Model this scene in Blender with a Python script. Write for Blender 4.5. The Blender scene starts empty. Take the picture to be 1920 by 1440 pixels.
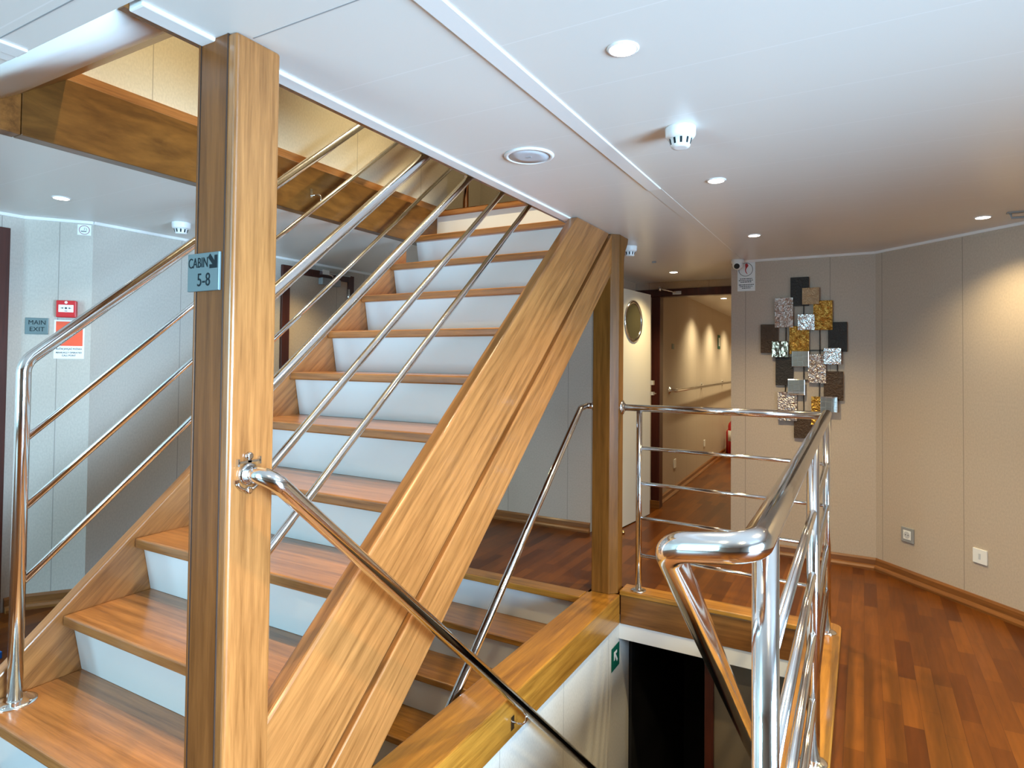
import bpy, bmesh, math, random
from mathutils import Vector, Matrix
random.seed(7)
S = bpy.context.scene
COL = S.collection
PI = math.pi
R = math.radians

# ------------------------------------------------------------------ camera
cam_d = bpy.data.cameras.new('camera')
cam_d.sensor_fit = 'HORIZONTAL'; cam_d.sensor_width = 36.0
cam_d.lens = 1171.8 / 1920 * 36.0
cam_d.shift_y = -0.0347
cam_d.clip_start = 0.02
cam = bpy.data.objects.new('camera', cam_d); COL.objects.link(cam)
right = Vector((0.8715124, 0.4902716, 0.0099949))
down = Vector((-0.0020870, 0.0240904, -0.9997076))
fwd = Vector((-0.4903690, 0.8712367, 0.0220183))
M = Matrix.Identity(4)
for i in range(3):
    M[i][0] = right[i]; M[i][1] = -down[i]; M[i][2] = -fwd[i]
M[2][3] = 1.34
cam.matrix_world = M
S.camera = cam

# ------------------------------------------------------------------ world, daylight, exposure
w = bpy.data.worlds.new('sky'); S.world = w; w.use_nodes = True
bg = w.node_tree.nodes['Background']
bg.inputs['Color'].default_value = (0.55, 0.76, 1.0, 1); bg.inputs['Strength'].default_value = 1.6
S.view_settings.view_transform = 'Standard'; S.view_settings.look = 'None'
S.view_settings.gamma = 1.0; S.view_settings.use_curve_mapping = False
S.view_settings.exposure = 0.0
S.cycles.max_bounces = 10; S.cycles.diffuse_bounces = 5; S.cycles.glossy_bounces = 6
S.cycles.sample_clamp_indirect = 6.0
S.cycles.caustics_reflective = False; S.cycles.caustics_refractive = False

def area_light(name, loc, target, sx, sy, watt, col):
    d = bpy.data.lights.new(name, 'AREA'); d.shape = 'RECTANGLE'; d.size = sx; d.size_y = sy
    d.energy = watt; d.color = col
    o = bpy.data.objects.new(name, d); COL.objects.link(o); o.location = loc
    o.rotation_euler = (Vector(target) - Vector(loc)).to_track_quat('-Z', 'Y').to_euler()
    return o
DAY = (0.48, 0.75, 1.0)
# daylight through the glazed exit on the right and the window of the wall behind the camera
d_ = area_light('daylight_side', (2.70, 0.55, 0.90), (-3.75, 1.9, 0.55), 2.0, 1.5, 185, DAY)
d_.data.spread = R(80)
area_light('daylight_rear', (-2.5, -3.08, 1.15), (-2.0, 2.0, 1.5), 1.8, 1.6, 165, (0.44, 0.80, 1.0))
# daylight and lamps of the deck above and of the deck below
def spot(name, loc, watt, col=(1.0, 0.72, 0.40), size=R(130), blend=0.9, rad=0.03):
    d = bpy.data.lights.new(name, 'SPOT'); d.energy = watt; d.color = col
    d.spot_size = size; d.spot_blend = blend; d.shadow_soft_size = rad
    o = bpy.data.objects.new(name, d); COL.objects.link(o); o.location = loc
    return o
def point(name, loc, watt, col=(1.0, 0.74, 0.42), rad=0.08):
    d = bpy.data.lights.new(name, 'POINT'); d.energy = watt; d.color = col; d.shadow_soft_size = rad
    o = bpy.data.objects.new(name, d); COL.objects.link(o); o.location = loc
    return o
point('upper_deck_lamp', (-1.5, 3.3, 4.0), 30, (1.0, 0.89, 0.62), 0.10)
for y_ in (1.45, 2.7):
    spot('upper_deck_beam', (-1.8, y_, 4.47), 430, (1.0, 0.85, 0.50), R(58), 0.6)

# ------------------------------------------------------------------ materials
def new_mat(name):
    m = bpy.data.materials.new(name); m.use_nodes = True
    nt = m.node_tree; b = nt.nodes['Principled BSDF']
    return m, nt, b
def plain(name, col, rough=0.5, metal=0.0, spec=0.5, emit=None, es=0.0, coat=0.0):
    m, nt, b = new_mat(name)
    b.inputs['Base Color'].default_value = (*col, 1); b.inputs['Roughness'].default_value = rough
    b.inputs['Metallic'].default_value = metal; b.inputs['Specular IOR Level'].default_value = spec
    b.inputs['Coat Weight'].default_value = coat
    # faint procedural unevenness in the finish
    tc = nt.nodes.new('ShaderNodeTexCoord'); n = nt.nodes.new('ShaderNodeTexNoise')
    n.inputs['Scale'].default_value = 9; n.inputs['Detail'].default_value = 3
    mr = nt.nodes.new('ShaderNodeMapRange')
    mr.inputs['To Min'].default_value = max(rough - 0.03, 0.02); mr.inputs['To Max'].default_value = rough + 0.03
    nt.links.new(tc.outputs['Object'], n.inputs['Vector']); nt.links.new(n.outputs['Fac'], mr.inputs['Value'])
    nt.links.new(mr.outputs['Result'], b.inputs['Roughness'])
    if emit:
        b.inputs['Emission Color'].default_value = (*emit, 1); b.inputs['Emission Strength'].default_value = es
    return m
def wood(name, grain, dark, light, rough=0.30, coat=0.5, slope=0.0, figure=1.0, cross=19, spec=0.5):
    """lacquered timber, grain along 'x', 'y', 'z' or the stair slope 's'"""
    m, nt, b = new_mat(name); L = nt.links.new; N = nt.nodes.new
    tc = N('ShaderNodeTexCoord')
    rot = N('ShaderNodeMapping'); sc = N('ShaderNodeMapping')
    if grain == 's': rot.inputs['Rotation'].default_value = (-slope, 0, 0)
    c_ = cross
    k = {'x': (1.0, c_, c_), 'y': (c_, 1.0, c_), 'z': (c_, c_, 1.0), 's': (c_, 1.0, c_)}[grain]
    sc.inputs['Scale'].default_value = k
    L(tc.outputs['Object'], rot.inputs['Vector']); L(rot.outputs['Vector'], sc.inputs['Vector'])
    n1 = N('ShaderNodeTexNoise'); n1.inputs['Scale'].default_value = 2.2; n1.inputs['Detail'].default_value = 5
    n1.inputs['Distortion'].default_value = 0.5 * figure
    n2 = N('ShaderNodeTexNoise'); n2.inputs['Scale'].default_value = 11.0; n2.inputs['Detail'].default_value = 7; n2.inputs['Roughness'].default_value = 0.65
    L(sc.outputs['Vector'], n1.inputs['Vector']); L(sc.outputs['Vector'], n2.inputs['Vector'])
    mx = N('ShaderNodeMath'); mx.operation = 'MULTIPLY_ADD'; mx.inputs[1].default_value = 0.52
    L(n2.outputs['Fac'], mx.inputs[0]); L(n1.outputs['Fac'], mx.inputs[2])
    cr = N('ShaderNodeValToRGB')
    cr.color_ramp.elements[0].position = 0.47; cr.color_ramp.elements[0].color = (*dark, 1)
    cr.color_ramp.elements[1].position = 1.0; cr.color_ramp.elements[1].color = (*light, 1)
    L(mx.outputs[0], cr.inputs['Fac']); L(cr.outputs['Color'], b.inputs['Base Color'])
    b.inputs['Roughness'].default_value = rough; b.inputs['Coat Weight'].default_value = coat
    b.inputs['Coat Roughness'].default_value = 0.12; b.inputs['Specular IOR Level'].default_value = spec
    bp = N('ShaderNodeBump'); bp.inputs['Strength'].default_value = 0.06; bp.inputs['Distance'].default_value = 0.002
    L(n2.outputs['Fac'], bp.inputs['Height']); L(bp.outputs['Normal'], b.inputs['Normal'])
    return m
SLOPE = math.atan(0.866)
HD, HL = (0.155, 0.054, 0.012), (0.42, 0.172, 0.050)
W_x = wood('honey_teak_x', 'x', HD, HL); W_y = wood('honey_teak_y', 'y', HD, HL)
W_z = wood('honey_teak_z', 'z', HD, HL); W_s = wood('honey_teak_slope', 's', HD, HL, slope=SLOPE)
W_beam = wood('swirled_veneer', 'y', (0.065, 0.023, 0.004), (0.185, 0.075, 0.014), figure=5.0, cross=4, coat=0.2)
W_dark = wood('dark_teak_x', 'x', (0.11, 0.040, 0.009), (0.25, 0.100, 0.024), coat=0.2)
YD, YL = (0.19, 0.070, 0.008), (0.46, 0.20, 0.028)
W_yx = wood('golden_teak_x', 'x', YD, YL); W_yy = wood('golden_teak_y', 'y', YD, YL)
W_post = wood('brown_post_wood', 'z', (0.10, 0.036, 0.006), (0.22, 0.085, 0.016), coat=0.0, spec=0.25)
W_darkz = wood('dark_teak_z', 'z', (0.12, 0.040, 0.010), (0.25, 0.090, 0.024), coat=0.0, spec=0.25)
M_groove = plain('dark_groove', (0.035, 0.013, 0.005), 0.6)
W_base = wood('skirting_wood', 'x', (0.12, 0.042, 0.009), (0.27, 0.10, 0.022), coat=0.3)
W_red = wood('mahogany_frame', 'z', (0.035, 0.007, 0.004), (0.075, 0.015, 0.009), rough=0.4, coat=0.1)

def floor_mat():
    m, nt, b = new_mat('merbau_strip_parquet'); L = nt.links.new; N = nt.nodes.new
    tc = N('ShaderNodeTexCoord'); sx = N('ShaderNodeSeparateXYZ'); cx = N('ShaderNodeCombineXYZ')
    L(tc.outputs['Object'], sx.inputs[0])
    L(sx.outputs['Y'], cx.inputs['X']); L(sx.outputs['X'], cx.inputs['Y'])
    br = N('ShaderNodeTexBrick'); L(cx.outputs[0], br.inputs['Vector'])
    br.inputs['Scale'].default_value = 1.0; br.inputs['Brick Width'].default_value = 0.42
    br.inputs['Row Height'].default_value = 0.064; br.inputs['Mortar Size'].default_value = 0.0007
    br.offset = 0.37; br.offset_frequency = 2
    br.inputs['Color1'].default_value = (0.072, 0.018, 0.0025, 1); br.inputs['Color2'].default_value = (0.165, 0.050, 0.006, 1)
    br.inputs['Mortar'].default_value = (0.06, 0.016, 0.003, 1)
    mp = N('ShaderNodeMapping'); mp.inputs['Scale'].default_value = (26, 2.2, 1); L(tc.outputs['Object'], mp.inputs['Vector'])
    n = N('ShaderNodeTexNoise'); n.inputs['Scale'].default_value = 2.2; n.inputs['Detail'].default_value = 6; n.inputs['Distortion'].default_value = 0.8
    L(mp.outputs[0], n.inputs['Vector'])
    mr = N('ShaderNodeMapRange'); mr.inputs['To Min'].default_value = 0.62; mr.inputs['To Max'].default_value = 1.4
    L(n.outputs['Fac'], mr.inputs['Value'])
    mu = N('ShaderNodeVectorMath'); mu.operation = 'SCALE'
    L(br.outputs['Color'], mu.inputs[0]); L(mr.outputs[0], mu.inputs['Scale']); L(mu.outputs[0], b.inputs['Base Color'])
    b.inputs['Roughness'].default_value = 0.3; b.inputs['Specular IOR Level'].default_value = 0.22
    return m
M_floor = floor_mat()

def wall_mat(name, col, pitch=0.55):
    """linen patterned wall panel; joints run up the wall every panel width along local x"""
    m, nt, b = new_mat(name); L = nt.links.new; N = nt.nodes.new
    tc = N('ShaderNodeTexCoord'); sx = N('ShaderNodeSeparateXYZ'); L(tc.outputs['Object'], sx.inputs[0])
    d = N('ShaderNodeMath'); d.operation = 'DIVIDE'; d.inputs[1].default_value = pitch; L(sx.outputs['X'], d.inputs[0])
    a = N('ShaderNodeMath'); a.operation = 'ADD'; a.inputs[1].default_value = 0.5; L(d.outputs[0], a.inputs[0])
    f = N('ShaderNodeMath'); f.operation = 'FRACT'; L(a.outputs[0], f.inputs[0])
    s = N('ShaderNodeMath'); s.operation = 'SUBTRACT'; s.inputs[1].default_value = 0.5; L(f.outputs[0], s.inputs[0])
    ab = N('ShaderNodeMath'); ab.operation = 'ABSOLUTE'; L(s.outputs[0], ab.inputs[0])
    lt = N('ShaderNodeMath'); lt.operation = 'LESS_THAN'; lt.inputs[1].default_value = 0.0022 / pitch; L(ab.outputs[0], lt.inputs[0])
    n1 = N('ShaderNodeTexNoise'); n1.inputs['Scale'].default_value = 130; n1.inputs['Detail'].default_value = 4
    mp = N('ShaderNodeMapping'); mp.inputs['Scale'].default_value = (1.0, 1.0, 0.55); L(tc.outputs['Object'], mp.inputs['Vector']); L(mp.outputs[0], n1.inputs['Vector'])
    cr = N('ShaderNodeValToRGB')
    cr.color_ramp.elements[0].position = 0.34; cr.color_ramp.elements[0].color = (*[c * 0.93 for c in col], 1)
    cr.color_ramp.elements[1].position = 0.66; cr.color_ramp.elements[1].color = (*[min(1, c * 1.05) for c in col], 1)
    L(n1.outputs['Fac'], cr.inputs['Fac'])
    mx = N('ShaderNodeMix'); mx.data_type = 'RGBA'
    L(lt.outputs[0], mx.inputs['Factor']); L(cr.outputs['Color'], mx.inputs['A']); mx.inputs['B'].default_value = (*[c * 0.62 for c in col], 1)
    L(mx.outputs['Result'], b.inputs['Base Color'])
    b.inputs['Roughness'].default_value = 0.5; b.inputs['Specular IOR Level'].default_value = 0.35
    return m
M_wall = wall_mat('linen_wall_panel', (0.52, 0.43, 0.345))
M_wall_l = wall_mat('daylight_tinted_linen_panel', (0.50, 0.455, 0.405))  # same linen panel, with the blue of the daylight mixed into its colour
M_wallup = wall_mat('cream_wall_panel', (0.62, 0.555, 0.43), 0.6)
M_white = plain('white_panel', (0.80, 0.80, 0.79), 0.32)
M_wellw = wall_mat('pale_well_panel', (0.70, 0.68, 0.64), 0.6)
M_riser = plain('white_riser', (0.68, 0.725, 0.735), 0.25)
M_lower = plain('shade_toned_lower_wall', (0.15, 0.115, 0.075), 0.6)  # beige wall, its shade put into the dark base colour
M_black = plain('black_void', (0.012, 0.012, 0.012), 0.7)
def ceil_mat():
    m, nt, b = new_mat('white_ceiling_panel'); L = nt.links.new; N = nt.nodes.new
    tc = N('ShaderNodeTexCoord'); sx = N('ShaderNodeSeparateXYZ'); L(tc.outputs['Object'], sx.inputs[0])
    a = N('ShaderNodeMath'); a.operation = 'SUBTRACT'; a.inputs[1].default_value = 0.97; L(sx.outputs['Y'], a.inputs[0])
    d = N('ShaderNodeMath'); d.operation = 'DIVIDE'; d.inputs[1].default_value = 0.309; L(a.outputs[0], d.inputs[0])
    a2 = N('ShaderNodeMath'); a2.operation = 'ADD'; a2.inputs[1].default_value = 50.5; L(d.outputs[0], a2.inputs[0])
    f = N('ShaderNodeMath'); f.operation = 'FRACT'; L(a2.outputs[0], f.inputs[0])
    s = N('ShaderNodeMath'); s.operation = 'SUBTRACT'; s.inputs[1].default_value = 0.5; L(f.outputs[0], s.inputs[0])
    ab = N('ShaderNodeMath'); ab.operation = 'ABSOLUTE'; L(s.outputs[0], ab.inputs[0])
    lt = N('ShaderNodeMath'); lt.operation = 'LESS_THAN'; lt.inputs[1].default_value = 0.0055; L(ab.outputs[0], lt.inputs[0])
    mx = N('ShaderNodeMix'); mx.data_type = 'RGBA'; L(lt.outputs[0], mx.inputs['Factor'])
    mx.inputs['A'].default_value = (0.76, 0.745, 0.71, 1); mx.inputs['B'].default_value = (0.83, 0.82, 0.80, 1)  # lighter joint colour stands in for highlights on the panel edges
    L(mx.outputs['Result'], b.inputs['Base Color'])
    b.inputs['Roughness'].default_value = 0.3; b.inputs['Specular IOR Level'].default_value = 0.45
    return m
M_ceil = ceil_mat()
M_trimw = plain('white_trim', (0.84, 0.84, 0.83), 0.3)
def steel_mat():
    m, nt, b = new_mat('polished_steel'); L = nt.links.new; N = nt.nodes.new
    b.inputs['Metallic'].default_value = 1.0; b.inputs['Base Color'].default_value = (0.88, 0.875, 0.87, 1)
    n = N('ShaderNodeTexNoise'); n.inputs['Scale'].default_value = 35; n.inputs['Detail'].default_value = 4
    tc = N('ShaderNodeTexCoord'); L(tc.outputs['Object'], n.inputs['Vector'])
    mr = N('ShaderNodeMapRange'); mr.inputs['To Min'].default_value = 0.06; mr.inputs['To Max'].default_value = 0.16
    L(n.outputs['Fac'], mr.inputs['Value']); L(mr.outputs[0], b.inputs['Roughness'])
    return m
M_steel = steel_mat()
M_chrome = plain('chrome', (0.75, 0.75, 0.76), 0.12, 1.0)
M_plate = plain('grey_plate', (0.145, 0.20, 0.21), 0.4, 0.25)
M_ink = plain('dark_engraving', (0.012, 0.02, 0.024), 0.7, spec=0.15)
M_paper = plain('white_plastic', (0.82, 0.83, 0.83), 0.4)
M_greyp = plain('grey_plastic', (0.30, 0.31, 0.32), 0.4)
M_red = plain('red_plastic', (0.55, 0.02, 0.025), 0.35)
M_orange = plain('orange_red_print', (0.85, 0.10, 0.035), 0.5)
M_redp = plain('red_print', (0.45, 0.01, 0.01), 0.5)
M_green = plain('green_print', (0.0, 0.11, 0.07), 0.5)
M_text = plain('black_print', (0.03, 0.04, 0.045), 0.6)
M_ring = plain('purple_red_print', (0.25, 0.03, 0.09), 0.5)
M_glass = plain('dark_porthole_glass', (0.05, 0.045, 0.025), 0.08, 0, 0.6)
M_door = plain('cream_door_leaf', (0.66, 0.62, 0.52), 0.35)
M_blue = plain('blue_plastic', (0.01, 0.12, 0.5), 0.4)
M_grille = plain('speaker_grille', (0.56, 0.58, 0.62), 0.6)
M_lens = plain('lamp_lens', (1, 1, 1), 0.3, emit=(1.0, 0.93, 0.80), es=14.0)
M_brass = plain('brass_stop', (0.75, 0.55, 0.25), 0.25, 1.0)
M_skyframe = plain('white_window_frame', (0.75, 0.76, 0.77), 0.4)
def hammered(name, col, rough, metal, scale, strength):
    m, nt, b = new_mat(name); L = nt.links.new; N = nt.nodes.new
    b.inputs['Base Color'].default_value = (*col, 1); b.inputs['Metallic'].default_value = metal; b.inputs['Roughness'].default_value = rough
    tc = N('ShaderNodeTexCoord'); v = N('ShaderNodeTexVoronoi'); v.inputs['Scale'].default_value = scale
    n = N('ShaderNodeTexNoise'); n.inputs['Scale'].default_value = scale * 0.5; n.inputs['Detail'].default_value = 3
    L(tc.outputs['Object'], n.inputs['Vector'])
    ad = N('ShaderNodeVectorMath'); ad.operation = 'MULTIPLY_ADD'; ad.inputs[1].default_value = (0.06, 0.06, 0.06)
    L(n.outputs['Color'], ad.inputs[0]); L(tc.outputs['Object'], ad.inputs[2]); L(ad.outputs[0], v.inputs['Vector'])
    bp = N('ShaderNodeBump'); bp.inputs['Strength'].default_value = strength; bp.inputs['Distance'].default_value = 0.012
    L(v.outputs['Distance'], bp.inputs['Height']); L(bp.outputs['Normal'], b.inputs['Normal'])
    return m
ART = {'dark': hammered('charcoal_plate', (0.030, 0.024, 0.020), 0.55, 0.3, 60, 0.3),
       'brown': hammered('bronze_plate', (0.075, 0.042, 0.022), 0.5, 0.4, 60, 0.4),
       'silver': hammered('hammered_silver', (0.62, 0.56, 0.53), 0.28, 1.0, 55, 0.8),
       'gold': hammered('hammered_gold', (0.62, 0.36, 0.08), 0.28, 1.0, 55, 0.8),
       'pale': hammered('hammered_champagne', (0.90, 0.74, 0.50), 0.4, 1.0, 90, 0.8),
       'hmirror': hammered('hammered_mirror', (0.85, 0.88, 0.90), 0.12, 1.0, 60, 0.35),
       'mirror': plain('mirror_tile', (0.85, 0.87, 0.88), 0.03, 1.0),
       'bmirror': hammered('bronze_mirror', (0.20, 0.155, 0.11), 0.1, 1.0, 30, 0.1)}

# ------------------------------------------------------------------ mesh builder
class MB:
    def __init__(s): s.v = []; s.f = []; s.sm = []
    def add(s, vs, fs, smooth=False):
        k = len(s.v); s.v += [tuple(v) for v in vs]
        for f in fs: s.f.append([i + k for i in f]); s.sm.append(smooth)
        return s
    def box(s, x0, x1, y0, y1, z0, z1):
        vs = [(x, y, z) for x in (x0, x1) for y in (y0, y1) for z in (z0, z1)]
        return s.add(vs, [(0, 1, 3, 2), (4, 6, 7, 5), (0, 4, 5, 1), (2, 3, 7, 6), (0, 2, 6, 4), (1, 5, 7, 3)])
    def prism(s, poly, axis, a, b, smooth=False):
        """poly of 2d points extruded along axis ('x': (y,z), 'y': (x,z), 'z': (x,y))"""
        n = len(poly)
        def mk(p, t): return {'x': (t, p[0], p[1]), 'y': (p[0], t, p[1]), 'z': (p[0], p[1], t)}[axis]
        vs = [mk(p, a) for p in poly] + [mk(p, b) for p in poly]
        fs = [tuple(range(n))[::-1], tuple(range(n, 2 * n))]
        k = len(s.v); s.v += vs
        for f in fs: s.f.append([i + k for i in f]); s.sm.append(False)
        for i in range(n): s.f.append([k + i, k + (i + 1) % n, k + n + (i + 1) % n, k + n + i]); s.sm.append(smooth)
        return s
    def tube(s, pts, r, seg=14, cap=True, closed=False):
        P = [Vector(p) for p in pts]; n = len(P); T = []
        for i in range(n):
            if closed: t = P[(i + 1) % n] - P[i - 1]
            else: t = P[min(i + 1, n - 1)] - P[max(i - 1, 0)]
            T.append(t.normalized())
        up = Vector((0, 0, 1)) if abs(T[0].z) < 0.9 else Vector((1, 0, 0))
        nrm = (up - T[0] * up.dot(T[0])).normalized(); k = len(s.v)
        for i in range(n):
            nrm = (nrm - T[i] * nrm.dot(T[i])).normalized(); bi = T[i].cross(nrm)
            rr = r[i] if isinstance(r, (list, tuple)) else r
            for j in range(seg):
                a = 2 * PI * j / seg
                s.v.append(tuple(P[i] + (nrm * math.cos(a) + bi * math.sin(a)) * rr))
        for i in range(n if closed else n - 1):
            i2 = (i + 1) % n
            for j in range(seg):
                j2 = (j + 1) % seg
                s.f.append([k + i * seg + j, k + i * seg + j2, k + i2 * seg + j2, k + i2 * seg + j]); s.sm.append(True)
        if cap and not closed:
            s.f.append([k + j for j in range(seg)][::-1]); s.sm.append(False)
            s.f.append([k + (n - 1) * seg + j for j in range(seg)]); s.sm.append(False)
        return s
    def lathe(s, prof, c=(0, 0, 0), axis='z', seg=28, smooth=True):
        """prof: (radius, height) pairs turned about the axis through c"""
        k = len(s.v); n = len(prof)
        for r_, h in prof:
            for j in range(seg):
                a = 2 * PI * j / seg; u, v = r_ * math.cos(a), r_ * math.sin(a)
                p = {'z': (u, v, h), 'y': (u, h, v), 'x': (h, u, v)}[axis]
                s.v.append((p[0] + c[0], p[1] + c[1], p[2] + c[2]))
        for i in range(n - 1):
            for j in range(seg):
                j2 = (j + 1) % seg
                s.f.append([k + i * seg + j, k + i * seg + j2, k + (i + 1) * seg + j2, k + (i + 1) * seg + j]); s.sm.append(smooth)
        s.f.append([k + j for j in range(seg)]); s.sm.append(False)
        s.f.append([k + (n - 1) * seg + j for j in range(seg)]); s.sm.append(False)
        return s
    def build(s, name, mat, parent=None, bevel=0.0, world=False, segs=2):
        off = Vector(parent.location) if (parent is not None and world) else Vector((0, 0, 0))
        if parent is not None and world and parent.parent is not None: off = off + Vector(parent.parent.location)
        me = bpy.data.meshes.new(name)
        me.from_pydata([tuple(Vector(v) - off) for v in s.v], [], s.f)
        for p, sm in zip(me.polygons, s.sm): p.use_smooth = sm
        bm = bmesh.new(); bm.from_mesh(me); bmesh.ops.recalc_face_normals(bm, faces=bm.faces); bm.to_mesh(me); bm.free()
        me.materials.append(mat)
        o = bpy.data.objects.new(name, me); COL.objects.link(o)
        if parent is not None: o.parent = parent
        if bevel:
            b = o.modifiers.new('bevel', 'BEVEL'); b.width = bevel; b.segments = segs; b.limit_method = 'ANGLE'; b.angle_limit = R(40)
        return o

def fillet(pts, rad, n=8):
    P = [Vector(p) for p in pts]; out = [P[0]]
    for i in range(1, len(P) - 1):
        a = (P[i - 1] - P[i]); b = (P[i + 1] - P[i]); la, lb = a.length, b.length; a.normalize(); b.normalize()
        ang = a.angle(b); d = min(rad / math.tan(ang / 2), la * 0.49, lb * 0.49); r_ = d * math.tan(ang / 2)
        c = P[i] + (a + b).normalized() * (r_ / math.sin(ang / 2))
        p0, p1 = P[i] + a * d - c, P[i] + b * d - c
        for k in range(n + 1):
            om = p0.angle(p1); q = k / n
            out.append(c + (p0 * math.sin((1 - q) * om) + p1 * math.sin(q * om)) / math.sin(om))
    out.append(P[-1]); return out
def spline(pts, n=8):
    P = [Vector(p) for p in pts]; P = [P[0] * 2 - P[1]] + P + [P[-1] * 2 - P[-2]]; out = []
    for i in range(1, len(P) - 2):
        a, b, c, d = P[i - 1:i + 3]
        for k in range(n):
            t = k / n
            out.append(0.5 * ((2 * b) + (c - a) * t + (2 * a - 5 * b + 4 * c - d) * t * t + (3 * b - a - 3 * c + d) * t ** 3))
    out.append(P[-2]); return out

def tag(o, label, cat, group=None):
    o['label'] = label; o['category'] = cat
    if group: o['group'] = group
    return o
def thing(name, label, cat, loc=(0, 0, 0), rz=0.0, group=None):
    o = bpy.data.objects.new(name, None); COL.objects.link(o); o.empty_display_size = 0.1
    o.location = loc; o.rotation_euler = (0, 0, rz)
    return tag(o, label, cat, group)
def struct(o):
    o['kind'] = 'structure'; return o
def copy_tree(o, loc, label, parent=None):
    c = o.copy(); COL.objects.link(c)
    if parent is None: c.location = loc; c['label'] = label
    else: c.parent = parent
    for ch in list(o.children): copy_tree(ch, None, None, c)
    return c
def lettering(name, txt, size, mat, parent, x, z, y=-0.001, sx=1.0, align='CENTER', bold=0.0, depth=0.0006):
    cu = bpy.data.curves.new(name, 'FONT'); cu.body = txt; cu.size = size; cu.align_x = align; cu.align_y = 'CENTER'
    cu.extrude = depth; cu.offset = bold; cu.resolution_u = 3
    t = bpy.data.objects.new(name + '_tmp', cu); COL.objects.link(t)
    dg = bpy.context.evaluated_depsgraph_get(); me = bpy.data.meshes.new_from_object(t.evaluated_get(dg))
    bpy.data.objects.remove(t); bpy.data.curves.remove(cu)
    me.transform(Matrix.Translation((x, y, z)) @ Matrix.Rotation(PI / 2, 4, 'X') @ Matrix.Diagonal((sx, 1, 1, 1)))
    me.materials.clear(); me.materials.append(mat)
    o = bpy.data.objects.new(name, me); COL.objects.link(o); o.parent = parent
    return o

# ------------------------------------------------------------------ the setting
CZ = 2.10            # ceiling height
UP = 2.349           # upper deck
fl = MB()
ZB = -0.17
for x0, x1, y0, y1 in ((-4.0, 2.7, -3.1, 0.80), (-0.10, 2.7, 0.80, 5.85), (-4.0, -2.5, 0.80, 5.85), (-2.5, -1.40, 0.80, 1.05),
                       (-2.5, -1.40, 3.445, 5.85), (-1.40, -0.10, 3.63, 5.85), (-1.235, -0.26, 0.80, 0.90), (-2.2, -0.7, 5.85, 13.6)):
    fl.box(x0, x1, y0, y1, ZB, 0.0)
struct(fl.build('floor', M_floor))

ce = MB()
for x0, x1, y0, y1 in ((-1.335, 2.7, -3.1, 5.85), (-4.0, -1.335, -3.1, 0.745), (-4.0, -2.56, 0.745, 5.85), (-2.56, -1.335, 3.40, 5.85), (-2.3, -0.7, 5.85, 13.6)):
    ce.box(x0, x1, y0, y1, CZ, 2.345)
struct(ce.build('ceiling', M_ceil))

def wall(name, p0, p1, mat, z0=0.0, z1=2.12, seam0=0.0, thick=0.06, holes=()):
    """room on the left of p0 -> p1; holes are (u0, u1, z0, z1) along the wall"""
    a, b = Vector(p0), Vector(p1); L = (b - a).length; d = (b - a).normalized(); ang = math.atan2(d.y, d.x)
    mb = MB(); us = sorted({0, L} | {h[0] for h in holes} | {h[1] for h in holes}); zs = sorted({z0, z1} | {h[2] for h in holes} | {h[3] for h in holes})
    for i in range(len(us) - 1):
        for j in range(len(zs) - 1):
            um, zm = (us[i] + us[i + 1]) / 2, (zs[j] + zs[j + 1]) / 2
            if any(h[0] < um < h[1] and h[2] < zm < h[3] for h in holes): continue
            mb.box(us[i] - seam0, us[i + 1] - seam0, -thick, 0, zs[j], zs[j + 1])
    o = mb.build(name, mat); o.location = (a.x + d.x * seam0, a.y + d.y * seam0, 0); o.rotation_euler = (0, 0, ang)
    return struct(o)
def baseboard(name, p0, p1, h=0.075):
    a, b = Vector(p0), Vector(p1); L = (b - a).length; d = (b - a).normalized()
    prof = [(0, 0), (0.034, 0), (0.034, 0.014), (0.026, 0.026), (0.016, 0.032), (0.014, h - 0.012), (0.006, h), (0, h)]
    o = MB().prism([(p[0], p[1]) for p in prof], 'x', 0, L).build(name, W_base)
    o.location = (a.x, a.y, 0); o.rotation_euler = (0, 0, math.atan2(d.y, d.x)); return struct(o)

wall('wall_right', (2.6, -3.0), (2.6, 2.27), M_wall, holes=((2.5, 4.6, 0.02, 2.02),))
wall('wall_diagonal', (2.6, 2.27), (0.07, 4.80), M_wall, seam0=2.978)
wall('wall_far', (0.07, 4.80), (-0.85, 4.80), M_wall, seam0=0.27)
wall('wall_passage_right', (-0.85, 4.804), (-0.85, 5.75), M_wall)
wall('wall_passage_end', (-0.91, 5.75), (-1.95, 5.75), M_wall, seam0=0.3, holes=((0.0, 0.80, -0.01, 2.03),))
wall('wall_passage_left', (-1.89, 5.75), (-1.89, 4.654), M_wall)
wall('wall_rear', (-1.89, 4.65), (-3.75, 4.65), M_wall, seam0=0.2)
wall('wall_left', (-3.75, 4.70), (-3.75, 1.88), M_wall_l, seam0=2.30)
wall('wall_left_jog', (-3.75, 1.88), (-3.94, 1.63), M_wall_l, seam0=0.155)
wall('wall_left_near', (-3.94, 1.63), (-3.94, -3.0), M_wall_l, seam0=0.1)
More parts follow.
